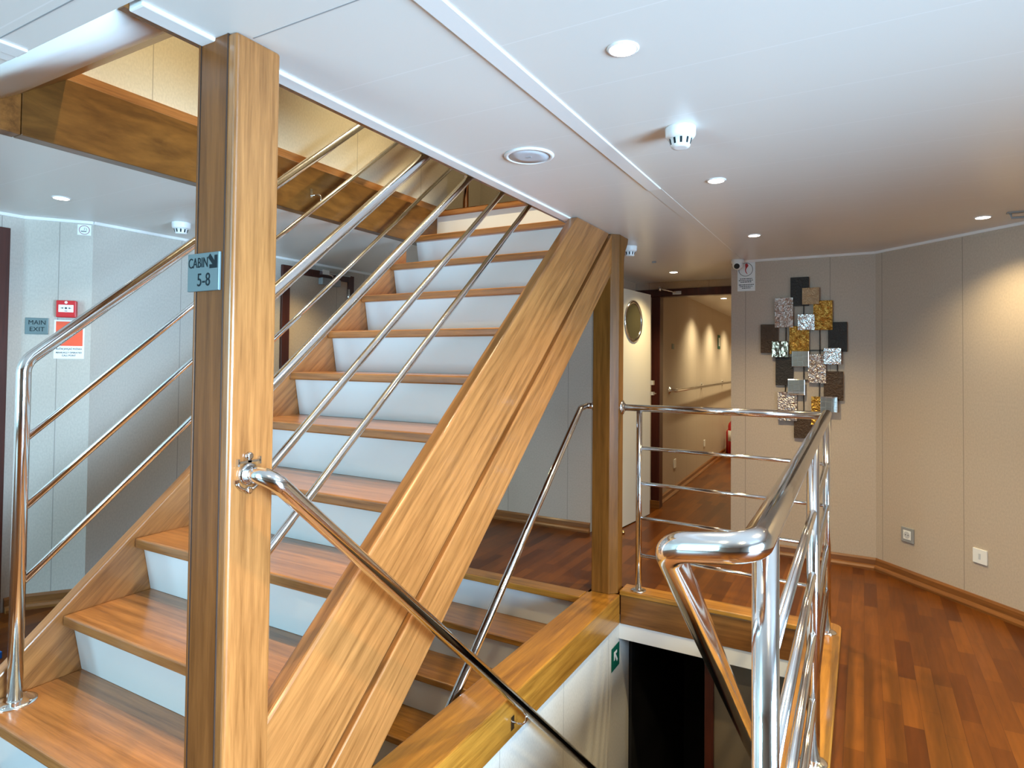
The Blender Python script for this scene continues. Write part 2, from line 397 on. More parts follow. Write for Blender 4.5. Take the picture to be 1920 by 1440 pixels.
# wall behind the camera with two glazed openings to the open deck
wall('wall_back', (-3.94, -3.0), (2.6, -3.0), M_wall, holes=((0.49, 2.39, 0.3, 2.0),))
f = 0.05
x0, x1 = -3.45, -1.55
mb = MB().box(x0, x1, -3.05, -2.98, 0.3, 0.3 + f).box(x0, x1, -3.05, -2.98, 2.0 - f, 2.0)
for x in (x0, (x0 + x1 - f) / 2, x1 - f): mb.box(x, x + f, -3.05, -2.98, 0.3 + f, 2.0 - f)
struct(mb.build('window_1', M_skyframe))
mb = MB().box(2.58, 2.65, -0.5, 1.6, 0.0, 0.05).box(2.58, 2.65, -0.5, 1.6, 1.97, 2.02)
for y in (-0.5, 0.525, 1.55): mb.box(2.58, 2.65, y, y + f, 0.05, 1.97)
struct(mb.build('door_6', M_skyframe))
# corridor beyond the passage
wall('wall_corridor_left', (-1.95, 13.2), (-1.70, 5.80), M_wall)
wall('wall_corridor_right', (-0.85, 5.80), (-0.85, 13.2), M_wall)
wall('wall_corridor_end', (-0.80, 13.2), (-2.1, 13.2), M_wall)
for n, a, b in (('right', (2.6, -3.0), (2.6, 2.27)), ('diagonal', (2.6, 2.27), (0.07, 4.80)), ('far', (0.07, 4.80), (-0.85, 4.80)),
                ('passage', (-1.89, 5.75), (-1.89, 5.48)), ('rear', (-1.89, 4.65), (-3.75, 4.65)), ('left', (-3.75, 4.65), (-3.75, 3.93)),
                ('left_mid', (-3.75, 3.15), (-3.75, 1.88)), ('left_jog', (-3.75, 1.88), (-3.94, 1.63)), ('left_near', (-3.94, 1.63), (-3.94, 1.58)),
                ('corridor', (-1.95, 13.2), (-1.70, 5.80)), ('corridor_right', (-0.85, 5.80), (-0.85, 13.2))):
    baseboard('baseboard_' + n, a, b)
# thin white cove along the ceiling of the left side
for i, (a, b) in enumerate((((-3.75, 4.65), (-3.75, 1.88)), ((-3.75, 1.88), (-3.94, 1.63)), ((-3.94, 1.63), (-3.94, -3.0)), ((-1.89, 4.65), (-3.75, 4.65)),
                            ((2.6, 2.27), (0.07, 4.80)), ((0.07, 4.80), (-0.85, 4.80)))):
    A, B = Vector(a), Vector(b); d = (B - A).normalized()
    o = MB().prism([(0, CZ - 0.016), (0.008, CZ - 0.014), (0.014, CZ), (0, CZ)], 'x', 0, (B - A).length).build('trim_%d' % (i + 10), M_trimw)
    o.location = (a[0], a[1], 0); o.rotation_euler = (0, 0, math.atan2(d.y, d.x)); struct(o)
# ceiling trims: joint strip and edge of the stair opening
struct(MB().box(-0.822, -0.764, -3.0, 2.66, CZ - 0.005, CZ + 0.01).build('trim_1', M_trimw, bevel=0.003))
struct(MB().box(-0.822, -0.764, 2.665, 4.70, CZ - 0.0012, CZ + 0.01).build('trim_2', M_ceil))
struct(MB().box(-1.388, -1.335, 0.755, 3.02, CZ - 0.008, CZ + 0.02).build('trim_3', M_trimw, bevel=0.004))
struct(MB().box(-1.858, -1.800, -3.0, 0.743, CZ - 0.006, CZ + 0.01).build('trim_4', M_trimw, bevel=0.003))
struct(MB().box(-1.905, -1.861, -3.0, 0.743, CZ - 0.004, CZ + 0.01).build('trim_22', M_trimw, bevel=0.002))
struct(MB().box(-1.410, -1.386, 0.745, 3.40, CZ - 0.003, UP).build('trim_5', W_dark))
# open panel joints next to the stair opening
struct(MB().box(-1.256, -0.825, 0.9685, 0.9715, CZ - 0.0008, CZ + 0.004).build('trim_20', M_greyp))
struct(MB().box(-2.0, -1.345, 0.6795, 0.6825, CZ - 0.0008, CZ + 0.004).build('trim_21', M_greyp))
# sloped soffit that gives headroom over the first steps, with its timber edge board
so = MB().prism([(0.745, 2.10), (0.83, 2.132), (0.92, 2.175), (1.00, 2.228), (1.00, 2.30), (0.745, 2.30)], 'x', -2.5, -1.40, True)
struct(so.build('trim_6', M_white))
struct(MB().prism([(1.0, 2.228), (1.15, 2.340), (1.15, 2.36), (1.0, 2.34)], 'x', -2.5, -1.40).build('trim_7', W_dark))

# upper deck walls seen through the stair opening
wall('wall_upper_left', (-2.565, 3.60), (-2.565, 0.4), M_wallup, 2.35, 4.6, seam0=1.5)
wall('wall_upper_return', (-3.3, 3.604), (-2.567, 3.604), M_wallup, 2.35, 4.6)
wall('wall_upper_recess', (-3.3, 5.2), (-3.3, 3.60), M_wallup, 2.35, 4.6)
wall('wall_upper_far', (0.0, 5.2), (-3.3, 5.2), M_wallup, 2.35, 4.6, seam0=0.45)
wall('wall_upper_right', (0.0, 0.4), (0.0, 5.2), M_wallup, 2.35, 4.6)
wall('wall_upper_near', (-2.565, 0.4), (0.0, 0.4), M_wallup, 2.35, 4.6)
struct(MB().box(-3.4, 0.1, 0.3, 5.3, 4.5, 4.6).build('ceiling', M_white))
struct(MB().box(-3.3, 0.0, 3.387, 5.2, UP - 0.004, UP).box(-1.386, 0, 0.4, 3.39, UP - 0.004, UP).box(-2.56, -1.386, 0.4, 1.15, UP + 0.011, UP + 0.015).build('floor', M_floor))
o = MB().box(-2.563, -2.538, 0.8, 3.60, UP + 0.004, UP + 0.05).build('trim_8', W_y); struct(o)

# lower deck seen down the well
wall('wall_well_left', (-1.247, 3.70), (-1.247, 0.9), M_wellw, -2.5, ZB + 0.0, seam0=0.35)
struct(MB().box(-1.247, -0.10, 3.515, 3.66, -0.262, ZB).build('trim_9', M_white, bevel=0.003))
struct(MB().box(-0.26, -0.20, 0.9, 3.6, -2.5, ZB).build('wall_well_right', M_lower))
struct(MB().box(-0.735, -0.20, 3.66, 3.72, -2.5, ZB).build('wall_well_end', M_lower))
struct(MB().box(-1.25, -0.2, 0.84, 0.9, -2.5, ZB).build('wall_well_near', M_wellw))
struct(MB().box(-2.6, 0.1, 0.8, 5.2, -2.56, -2.5).build('floor', M_floor))
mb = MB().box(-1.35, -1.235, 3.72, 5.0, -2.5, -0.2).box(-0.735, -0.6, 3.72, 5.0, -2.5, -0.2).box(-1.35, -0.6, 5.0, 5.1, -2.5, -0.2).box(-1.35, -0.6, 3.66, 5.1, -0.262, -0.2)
struct(mb.build('wall_dark_room', M_black))  # walls coloured black to stand in for the darkness of an unlit room
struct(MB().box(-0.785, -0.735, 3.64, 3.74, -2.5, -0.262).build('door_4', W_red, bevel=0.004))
# walls around the flight that goes down under the stairs
wall('wall_flight_left', (-2.5, 3.445), (-2.5, 1.05), M_wellw, -2.5, ZB)
struct(MB().box(-2.5, -1.40, 0.99, 1.05, -2.5, ZB).build('wall_flight_near', M_wellw))
struct(MB().box(-1.40, -1.31, 0.9, 3.58, -2.5, ZB).build('wall_flight_right', M_wellw))

# ------------------------------------------------------------------ timber frame of the openings
b = MB().box(-1.42, -1.235, 0.80, 3.50, ZB, 0.0).build('floor_beam', W_yy, bevel=0.006)
tag(b, 'long honey timber beam at floor level between the two wooden posts', 'beam')
t = thing('well_curb', 'low timber curb around the stairwell under the steel railing', 'curb', (-0.6, 3.56, 0))
rc = [(-0.10, 3.63 - 0.045)] + [(-0.145 + 0.045 * math.cos(a), 3.585 + 0.045 * math.sin(a)) for a in (R(20), R(45), R(70))] + [(-0.145, 3.63)]
MB().prism([(-1.24, 3.50), (-0.26, 3.50), (-0.26, 3.63), (-1.24, 3.63)], 'z', -0.005, 0.022).build('capping', W_yx, t, 0.005, True)
MB().prism([(-0.26, 0.90), (-0.10, 0.90)] + rc + [(-0.26, 3.63)], 'z', -0.005, 0.022).build('capping', W_yy, t, 0.005, True)
MB().box(-1.235, -0.26, 3.508, 3.628, ZB, -0.005).build('fascia', W_dark, t, 0.003, True)
MB().box(-0.26, -0.105, 0.90, 3.628, ZB, -0.005).build('fascia', W_yy, t, 0.0, True)
b = MB().box(-2.56, -2.5, 1.018, 3.40, CZ - 0.002, UP - 0.004).build('deck_beam', W_beam, bevel=0.003)
tag(b, 'deep brown veneered beam on the far side of the ceiling opening', 'beam')
b = MB().box(-2.56, -2.5, 0.3, 1.016, CZ - 0.002, UP - 0.004).build('beam_end', W_dark, bevel=0.003)
tag(b, 'short dark end board of the veneered beam at the left picture edge', 'beam')

# posts
t = thing('wooden_post', 'tall square wooden post carrying the CABIN 5-8 plate', 'post', (-1.328, 0.987, 0))
MB().box(-1.392, -1.26, 0.928, 1.054, 0.0, CZ).build('shaft', W_z, t, 0.008, True, 3)
MB().box(-1.396, -1.388, 0.925, 1.054, 0.0, CZ).build('edge_strip', W_darkz, t, 0.002, True)
MB().box(-1.385, -1.289, 0.9262, 0.94, 0.0, CZ).build('inset_board', W_darkz, t, 0.0015, True)
for gx in (-1.3865, -1.2885): MB().box(gx - 0.0012, gx + 0.0012, 0.9255, 0.93, 0.0, CZ).build('groove', M_groove, t, 0, True)
t = thing('wooden_post', 'dark timber post with flared head at the far corner of the stairwell', 'post', (-1.325, 3.52, 0))
ch = [(-1.40, 3.465), (-1.292, 3.465), (-1.25, 3.507), (-1.25, 3.58), (-1.40, 3.58)]
MB().prism(ch, 'z', 0.0, CZ).build('shaft', W_post, t, 0.004, True)
br = [(3.55, CZ), (3.55, CZ - 0.20), (3.582, CZ - 0.185), (3.592, CZ - 0.13), (3.612, CZ - 0.08), (3.65, CZ - 0.035), (3.66, CZ)]
MB().prism(br, 'x', -1.395, -1.252).build('flared_head', W_post, t, 0.003, True)

# ------------------------------------------------------------------ staircase going up
def nos(y): return 2.562 - 0.866 * (3.633 - y)
def clip(poly, fn):
    out = []
    for i in range(len(poly)):
        a, c = poly[i], poly[(i + 1) % len(poly)]; fa, fc = fn(a), fn(c)
        if fa >= 0: out.append(a)
        if (fa >= 0) != (fc >= 0):
            k = fa / (fa - fc); out.append((a[0] + (c[0] - a[0]) * k, a[1] + (c[1] - a[1]) * k))
    return out
def board(lo, hi, y0, y1, z0, z1):
    p = [(y0, nos(y0) + lo), (y1, nos(y1) + lo), (y1, nos(y1) + hi), (y0, nos(y0) + hi)]
    p = clip(p, lambda q: q[1] - z0); return clip(p, lambda q: z1 - q[1])
st = thing('staircase', 'wooden staircase with white risers climbing to the deck above', 'staircase', (-1.9, 1.0, 0))
MB().prism(board(-0.304, 0.10, 1.056, 3.462, 0.0, CZ), 'x', -1.35, -1.292).build('stringer', W_s, st, 0.010, True, 3)
MB().prism(board(-0.55, -0.322, 1.056, 3.462, 0.0, CZ), 'x', -1.348, -1.284).build('lower_stringer', W_s, st, 0.008, True, 2)
MB().prism(board(-0.34, -0.29, 1.056, 3.462, 0.0, CZ - 0.003), 'x', -1.346, -1.314).build('stringer_groove', M_groove, st, 0.0, True)
MB().prism(board(-0.32, 0.024, 0.86, 3.05, 0.0, CZ - 0.004), 'x', -2.524, -2.474).build('stringer', W_s, st, 0.006, True)
RISE = 0.2135; GO = 0.2462
for k in range(1, 12):
    y = 3.633 - GO * k; z = 2.349 - RISE * (k - 1)
    xr = -1.412 if k <= 2 else -1.352
    x0 = -2.4735 if k > 2 else -2.497
    if k == 11: xr = -1.40
    dep = 0.325 if k > 1 else 0.12
    MB().box(x0, xr, y, y + dep, z - 0.038, z).build('tread', W_x, st, 0.007, True, 3)
    zb = z - RISE
    rp = [(y + 0.033, z - 0.037), (y + 0.045, z - 0.037), (y + 0.077, zb + 0.001), (y + 0.065, zb + 0.001)]
    MB().prism(rp, 'x', x0 + 0.002, xr - 0.002).build('riser', M_riser, st, 0, True)

# flight down under the stairs
sd = thing('staircase', 'lower wooden flight going down beneath the main stairs', 'staircase', (-1.95, 3.2, -2.5))
MB().box(-2.5, -1.42, 3.335, 3.445, -0.036, 0.002).build('landing_nosing', W_yx, sd, 0.004, True)
for k in range(1, 10):
    y = 3.345 - 0.245 * k; z = -RISE * k      # nose of the tread
    MB().box(-2.498, -1.402, y, y + 0.30, z - 0.036, z).build('tread', W_yx, sd, 0.006, True)
for k in range(0, 9):
    y = 3.345 - 0.245 * k; z = -RISE * k
    MB().box(-2.498, -1.402, y + 0.03, y + 0.042, z - RISE + 0.001, z - 0.037).build('riser', M_riser, sd, 0, True)

# flight down in the well, below the frame
sw = thing('staircase', 'steep flight in the right stairwell leading to the dark doorway', 'staircase', (-0.75, 0.95, -2.5))
for k in range(1, 11):
    y = 0.90 + 0.235 * k; z = -RISE * 1.02 * k
    MB().box(-1.244, -0.262, max(y - 0.25, 0.903), y + 0.03, z - 0.036, z).build('tread', W_x, sw, 0.006, True)

# ------------------------------------------------------------------ steel rails
def flange(parent, c, axis='z', r=0.045, rt=0.0):
    s = MB()
    sg = 1 if axis in ('z', 'x', 'y') else -1
    return s.lathe([(r * 0.55, 0.0), (r, 0.0), (r, 0.004), (r * 0.8, 0.007), (r * 0.62, 0.010), (r * 0.5, 0.012)], c, axis).build('flange', M_steel, parent, 0, True)

# left handrail of the main stairs
XL = -2.42
t = thing('stair_handrail', 'steel handrail with three lower bars on the far side of the main stairs', 'railing', (XL, 1.01, 0.2135))
def zl(y, z0): return z0 + 0.845 * (y - 1.56)
MB().tube(fillet([(XL, 1.01, 0.22), (XL, 1.01, 1.322), (XL, 3.62, zl(3.62, 1.785)), (XL, 3.95, zl(3.62, 1.785))], 0.07), 0.0215, 18).build('top_rail', M_steel, t, 0, True)
for z0 in (1.527, 1.297, 1.053):
    MB().tube([(XL, 1.015, zl(1.015, z0)), (XL, 3.62, zl(3.62, z0))], 0.0115, 12).build('bar', M_steel, t, 0, True)
MB().tube([(XL, 3.62, UP), (XL, 3.62, zl(3.62, 1.785))], 0.021, 14).build('post', M_steel, t, 0, True)
fo = flange(t, (XL, 1.01, 0.2136), 'z', 0.062)
for a in range(4): MB().lathe([(0.006, 0), (0.006, 0.002), (0.003, 0.003)], (XL + 0.049 * math.cos(a * PI / 2 + 0.6), 1.01 + 0.049 * math.sin(a * PI / 2 + 0.6), 0.219), 'z', 10).build('screw', M_chrome, t, 0, True)
# railing on the near side of the main stairs
XR = -1.412
t = thing('stair_railing', 'steel railing rising behind the plated post along the near side of the main stairs', 'railing', (XR, 1.1, 0.8))
for i, z0 in enumerate((1.528, 1.274, 1.050, 0.826)):
    r_ = 0.018 if i == 0 else (0.0145 if i == 1 else 0.0125)
    p = [(-1.345, 1.05, z0 - 0.085), (XR, 1.11, z0 - 0.055), (XR, 3.40, z0 + 0.853 * (3.40 - 1.174))]
    MB().tube(fillet(p, 0.03, 4), r_, 14).build('top_rail' if i == 0 else 'bar', M_steel, t, 0, True)
MB().tube([(XR, 3.42, UP), (XR, 3.42, 3.44)], 0.019, 12).build('post', M_steel, t, 0, True)

# handrail of the right stairwell, fixed to the near post
t = thing('handrail', 'steel handrail curving down from the plated post into the right stairwell', 'railing', (-1.26, 0.981, 1.07))
XW = -1.18
MB().tube(fillet([(-1.262, 0.981, 1.072), (XW, 0.981, 1.072), (XW, 3.25, 1.072 - 0.888 * (3.25 - 0.981))], 0.055, 12), 0.0205, 18).build('rail', M_steel, t, 0, True)
fp = MB()
fp.tube([(-1.257, 0.981 + 0.034 * math.cos(a), 1.07 + 0.036 * math.sin(a)) for a in [R(205 + 10 * i) for i in range(14)]], 0.0045, 8)
for a in (200, 340): fp.box(-1.2605, -1.2535, 0.981 + 0.036 * math.cos(R(a)) - 0.006, 0.981 + 0.036 * math.cos(R(a)) + 0.006, 1.07 + 0.036 * math.sin(R(a)) - 0.003, 1.07 + 0.036 * math.sin(R(a)) + 0.005)
fp.box(-1.2605, -1.2535, 0.976, 0.986, 1.085, 1.112).box(-1.2605, -1.2535, 0.952, 1.010, 1.099, 1.104)
fp.box(-1.2605, -1.2535, 0.949, 0.954, 1.093, 1.110).box(-1.2605, -1.2535, 1.008, 1.013, 1.093, 1.110)
fp.lathe([(0.009, -1.2605), (0.009, -1.252), (0.005, -1.250)], (0, 0.981, 1.114), 'x', 16)
fp.lathe([(0.009, -1.2605), (0.009, -1.252), (0.005, -1.250)], (0, 0.981, 1.034), 'x', 16)
fp.lathe([(0.026, -1.2605), (0.026, -1.254), (0.022, -1.250)], (0, 0.981, 1.072), 'x', 24)
fp.build('wall_flange', M_chrome, t, 0, True)
hb = MB(); yb = 2.245; zb = 1.072 - 0.888 * (yb - 0.981)
hb.tube(fillet([(XW, yb, zb - 0.018), (XW - 0.005, yb, zb - 0.062), (-1.235, yb - 0.02, zb - 0.055)], 0.02, 6), 0.004, 8)
hb.box(-1.235, -1.231, yb - 0.035, yb - 0.008, zb - 0.085, zb - 0.030)
hb.build('wall_bracket', M_chrome, t, 0, True)

# handrail of the lower flight, fixed to the far post
t = thing('handrail', 'steel handrail descending from the dark far post over the lower flight', 'railing', (-1.40, 3.50, 1.09))
XD = -1.45
MB().tube(fillet([(-1.395, 3.50, 1.085), (XD, 3.50, 1.085), (XD, 3.40, 1.075), (XD, 1.4, 1.075 - 0.862 * 2.0)], 0.045, 8), 0.019, 16).build('rail', M_steel, t, 0, True)
MB().lathe([(0.034, -1.4005), (0.034, -1.405), (0.02, -1.41)], (0, 3.50, 1.085), 'x', 20).build('wall_flange', M_steel, t, 0, True)

# railing around the right stairwell
t = thing('well_railing', 'polished steel railing around the right stairwell with a looped near end', 'railing', (-0.15, 3.5, 0.02))
loop = [(-0.166, 3.60, 1.088), (-0.139, 0.965, 1.074), (-0.268, 0.975, 1.055), (-0.31, 3.2, -0.80)]
MB().tube(fillet(loop, 0.040, 14), 0.0238, 24).build('top_rail', M_steel, t, 0, True)
MB().tube([(-1.25, 3.556, 1.079), (-0.163, 3.52, 1.086)], 0.020, 18).build('top_rail', M_steel, t, 0, True)
MB().lathe([(0.042, -1.2495), (0.042, -1.244), (0.03, -1.238), (0.021, -1.228)], (0, 3.556, 1.079), 'x', 22).build('wall_flange', M_steel, t, 0, True)
PO = {'far_left': (-1.143, 3.556, 1.075, 0.0175), 'far': (-0.162, 3.49, 1.08, 0.0185), 'mid': (-0.149, 2.333, 1.075, 0.0205), 'near': (-0.139, 1.09, 1.07, 0.0212)}
for (px, py, pz, pr) in PO.values():
    MB().tube([(px, py, 0.022), (px, py, pz)], pr, 18).build('post', M_steel, t, 0, True)
    flange(t, (px, py, 0.0222), 'z', 0.044)
for zc in (0.848, 0.643, 0.442, 0.228):
    MB().tube([(-1.143, 3.556, zc), (-0.165, 3.50, zc)], 0.0105, 12).build('bar', M_steel, t, 0, True)
    MB().tube([(-0.162, 3.49, zc), (-0.149, 2.333, zc), (-0.139, 1.09, zc)], 0.0125, 12).build('bar', M_steel, t, 0, True)

# ------------------------------------------------------------------ doors
def lever(parent, x, y, z, name='handle', side=1):
    MB().box(x - 0.018, x + 0.018, y - 0.008, y, z - 0.08, z + 0.08).tube(fillet([(x, y, z), (x, y - 0.045, z), (x + side * 0.11, y - 0.045, z)], 0.015, 4), 0.008, 10).build(name, M_chrome, parent)
# open passage door: local x runs along the leaf
d1 = bpy.data.objects.new('door_1', None); COL.objects.link(d1); d1['kind'] = 'structure'
dv = Vector((-1.655 + 1.735, 5.46 - 4.66)); d1.location = (-1.735, 4.66, 0); d1.rotation_euler = (0, 0, math.atan2(dv.y, dv.x))
LL = dv.length
MB().box(0, LL, 0.0, 0.042, 0.008, 1.955).build('leaf', M_door, d1, 0.002)
hx = 0.43
pg = MB()
pr_ = []
ring = MB()
for (ra, rb, ya, yb_) in ((0.150, 0.178, -0.012, 0.0),):
    k = 40; vs = []
    for r_, yy in ((ra, ya + 0.004), ((ra + rb) / 2, ya), (rb, ya + 0.004), (rb, yb_), (ra, yb_)):
        for j in range(k): vs.append((hx + r_ * math.cos(2 * PI * j / k), yy, 1.695 + r_ * math.sin(2 * PI * j / k)))
    fs = []
    for i in range(5):
        for j in range(k): fs.append((i * k + j, i * k + (j + 1) % k, ((i + 1) % 5) * k + (j + 1) % k, ((i + 1) % 5) * k + j))
    ring.add(vs, fs, True)
po = ring.build('porthole_rim', M_chrome, d1)
MB().lathe([(0.152, -0.003), (0.152, 0.0)], (hx, 0, 1.695), 'y', 40).build('porthole_glass', M_glass, po)
lk = MB().box(LL - 0.002, LL + 0.004, 0.006, 0.036, 0.93, 1.22).tube([(LL + 0.0, -0.03, 1.075), (LL + 0.045, -0.03, 1.073)], 0.008, 10)
lk.box(LL - 0.01, LL + 0.022, -0.03, 0.0, 1.06, 1.09).box(LL - 0.005, LL + 0.026, -0.028, 0.0, 1.15, 1.19)
lk.build('lever_handle', M_chrome, d1)
# passage door frame
df = bpy.data.objects.new('door_2', None); COL.objects.link(df); df['kind'] = 'structure'; df.location = (-1.35, 5.75, 0)
MB().box(-1.93, -0.86, 5.735, 5.83, 1.962, 2.032).build('head', W_red, df, 0.004, True)
MB().box(-1.732, -1.652, 5.74, 5.85, 0.0, 1.962).build('jamb', W_red, df, 0.004, True)
MB().box(-1.736, -1.648, 5.728, 5.74, 0.0, 0.07).build('jamb_skirting', W_dark, df, 0.003, True)
dc = thing('door_closer', 'small steel closer arm on the dark head of the passage door frame', 'door closer', (-1.50, 5.735, 1.995))
MB().box(-0.03, 0.05, -0.018, 0.0, -0.018, 0.012).build('shoe', M_chrome, dc, 0.002)
MB().tube([(0.0, -0.012, 0.0), (-0.125, -0.10, 0.028)], 0.006, 8).lathe([(0.011, 0.01), (0.011, 0.052)], (-0.125, -0.10, 0), 'z', 12).build('arm', M_chrome, dc)
o = MB().lathe([(0.006, 0), (0.014, 0.0), (0.016, 0.012), (0.010, 0.026)], (-1.652, 4.743, 0.001), 'z', 16).build('door_stop', M_brass)
tag(o, 'tiny brass door stop on the floor behind the dark far post', 'door stop')
# closed door in the left wall (local x along +y of the room, facing +x)
d3 = bpy.data.objects.new('door_3', None); COL.objects.link(d3); d3['kind'] = 'structure'; d3.location = (-3.75, 3.17, 0); d3.rotation_euler = (0, 0, PI / 2)
MB().box(0.0, 0.07, -0.022, -0.0005, 0, 2.045).box(0.67, 0.74, -0.022, -0.0005, 0, 2.045).box(0.07, 0.67, -0.022, -0.0005, 1.99, 2.045).build('frame', W_red, d3, 0.003)
MB().box(0.07, 0.67, -0.014, -0.0005, 0.01, 1.99).build('leaf', M_wall, d3, 0.002)
MB().tube([(0.675, -0.024, 1.82), (0.675, -0.024, 1.93)], 0.011, 10).tube([(0.675, -0.024, 0.25), (0.675, -0.024, 0.36)], 0.011, 10).build('hinge', M_chrome, d3)
lever(d3, 0.13, -0.014, 1.05)
dc = thing('door_closer', 'steel overhead closer on the closed door behind the stairs', 'door closer', (-3.75, 3.52, 1.97), PI / 2)
MB().box(0.0, 0.20, -0.062, -0.015, -0.035, 0.02).build('body', M_greyp, dc, 0.006)
MB().tube([(0.12, -0.05, 0.02), (0.12, -0.05, 0.045), (-0.03, -0.10, 0.05), (0.30, -0.06, 0.062)], 0.007, 8).box(-0.05, 0.02, -0.115, -0.085, 0.035, 0.07).build('arm', M_chrome, dc)
# frame of the door at the left picture edge
d5 = bpy.data.objects.new('door_5', None); COL.objects.link(d5); d5['kind'] = 'structure'; d5.location = (-3.94, 0.70, 0); d5.rotation_euler = (0, 0, PI / 2)
MB().box(0.0, 0.08, -0.025, -0.0005, 0, 2.02).box(0.78, 0.86, -0.025, -0.0005, 0, 2.02).box(0.08, 0.78, -0.025, -0.0005, 1.94, 2.02).build('frame', W_red, d5, 0.003)
MB().box(0.08, 0.78, -0.012, -0.0005, 0.01, 1.94).build('leaf', M_wall, d5, 0.002)

# ------------------------------------------------------------------ ceiling fixtures
def downlight(loc, label, watt, size=R(125), col=(1.0, 0.79, 0.43)):
    global DL
    if DL is None:
        t = thing('downlight', label, 'ceiling light', loc, 0, 'recessed downlights')
        MB().lathe([(0.029, 0.0), (0.031, -0.004), (0.036, -0.004), (0.039, -0.001), (0.039, 0.0)], (0, 0, 0), 'z', 32).build('trim_ring', M_paper, t)
        MB().lathe([(0.029, -0.0045), (0.031, -0.0045), (0.031, -0.003)], (0, 0, 0), 'z', 28).build('lens', M_lens, t)
        DL = t
    else: copy_tree(DL, loc, label)
    spot('downlight_beam', (loc[0], loc[1], loc[2] - 0.012), watt, col, size)
DL = None
downlight((-0.505, 1.429, CZ), 'round downlight nearest the camera, beside the long ceiling strip', 115)
downlight((-0.529, 2.646, CZ), 'round downlight past the white smoke detector on the open ceiling', 115)
downlight((-0.559, 3.878, CZ), 'round downlight in front of the metal wall art', 115)
downlight((0.529, 3.917, CZ), 'round downlight close to the diagonal right wall', 50)
downlight((-1.369, 5.147, CZ), 'round downlight in front of the dark passage door head', 85)
downlight((-3.323, 1.521, CZ), 'round downlight over the left side beside the no smoking sign', 20)
downlight((-1.398, 7.43, CZ), 'nearer downlight inside the corridor past the door frame', 85, R(125), (1.0, 0.87, 0.54))
for yy in (8.6, 9.8, 11.0, 12.2):
    spot('corridor_beam', (-1.40, yy, CZ - 0.02), 75, (1.0, 0.87, 0.54))
for xx, yy in ((0.53, 2.65), (0.53, 1.43), (0.53, 0.2), (-0.5, 0.2)):
    spot('room_beam', (xx, yy, CZ - 0.02), 85, (1.0, 0.79, 0.43), R(125))

spot('room_beam', (-3.32, 3.2, CZ - 0.02), 30, (1.0, 0.79, 0.43), R(125))

def detector(loc, label):
    global DT
    if DT is None:
        t = thing('smoke_detector', label, 'smoke detector', loc, 0, 'white smoke detectors')
        MB().lathe([(0.048, 0.0), (0.048, -0.006), (0.047, -0.026), (0.042, -0.034), (0.036, -0.036)], (0, 0, 0), 'z', 32).build('base', M_paper, t)
        MB().lathe([(0.036, -0.034), (0.030, -0.060), (0.026, -0.064), (0.018, -0.065)], (0, 0, 0), 'z', 32).build('sensor_head', M_paper, t)
        v = MB()
        for i in range(10):
            a = 2 * PI * i / 10; c, s_ = math.cos(a), math.sin(a)
            e = Vector((c, s_, 0)); q = Vector((-s_, c, 0)) * 0.0035
            p0 = e * 0.0362 + Vector((0, 0, -0.038)); p1 = e * 0.0312 + Vector((0, 0, -0.056))
            v.add([p0 - q, p0 + q, p1 + q, p1 - q, p0 - q - e * 0.004, p0 + q - e * 0.004, p1 + q - e * 0.004, p1 - q - e * 0.004],
                  [(0, 1, 2, 3), (4, 7, 6, 5), (0, 4, 5, 1), (1, 5, 6, 2), (2, 6, 7, 3), (3, 7, 4, 0)])
        v.build('vent_slots', M_ink, t)
        DT = t
    else: copy_tree(DT, loc, label)
DT = None
detector((-0.513, 2.004, CZ), 'white smoke detector between two downlights on the open ceiling')
detector((-3.322, 2.12, CZ), 'white smoke detector at the left, half hidden by the plated post')
detector((-1.325, 3.90, CZ), 'white smoke detector peeking out behind the dark far post')
t = thing('ceiling_speaker', 'round white ceiling speaker beside the stair opening', 'speaker', (-1.071, 2.016, CZ))
MB().lathe([(0.075, -0.001), (0.078, -0.007), (0.088, -0.006), (0.093, 0.0)], (0, 0, 0), 'z', 44).build('rim', M_paper, t)
MB().lathe([(0.04, -0.0055), (0.076, -0.0045), (0.076, -0.001)], (0, 0, 0), 'z', 44).build('grille', M_grille, t)
MB().box(-0.010, 0.010, -0.004, 0.004, -0.0075, -0.0055).build('badge', M_greyp, t, 0.001)
o = MB().box(-1.37, -1.34, 4.54, 4.553, CZ - 0.012, CZ).build('ceiling_clip', M_greyp, bevel=0.002)
tag(o, 'tiny grey clip on the ceiling ahead of the passage downlight', 'clip')
t = thing('sprinkler_bracket', 'grey metal catch on the ceiling at the right picture edge', 'bracket', (0.70, 3.857, CZ))
MB().box(-0.085, 0.10, -0.015, 0.015, -0.006, 0.0).build('plate', M_greyp, t, 0.002)
MB().tube([(-0.07, 0, -0.004), (-0.066, 0, -0.028), (0.10, 0, -0.030)], 0.006, 8).build('rod', M_greyp, t)
t = thing('camera_dome', 'white eyeball security camera at the ceiling edge of the art wall', 'security camera', (-0.795, 4.735, CZ))
MB().lathe([(0.043, 0.0), (0.043, -0.012), (0.038, -0.030)], (0, 0, 0), 'z', 26).build('base', M_paper, t)
bl = MB().lathe([(0.004, 0.036)] + [(0.036 * math.sin(R(a)), 0.036 * math.cos(R(a))) for a in range(10, 180, 10)] + [(0.004, -0.036)], (0, -0.006, -0.040), 'z', 24).build('eyeball', M_paper, t)
ln = Vector((0.02, -0.92, -0.38)).normalized()
c0 = Vector((0, -0.006, -0.040))
MB().tube([c0 + ln * 0.028, c0 + ln * 0.037], 0.0195, 22).build('lens', M_black, bl)

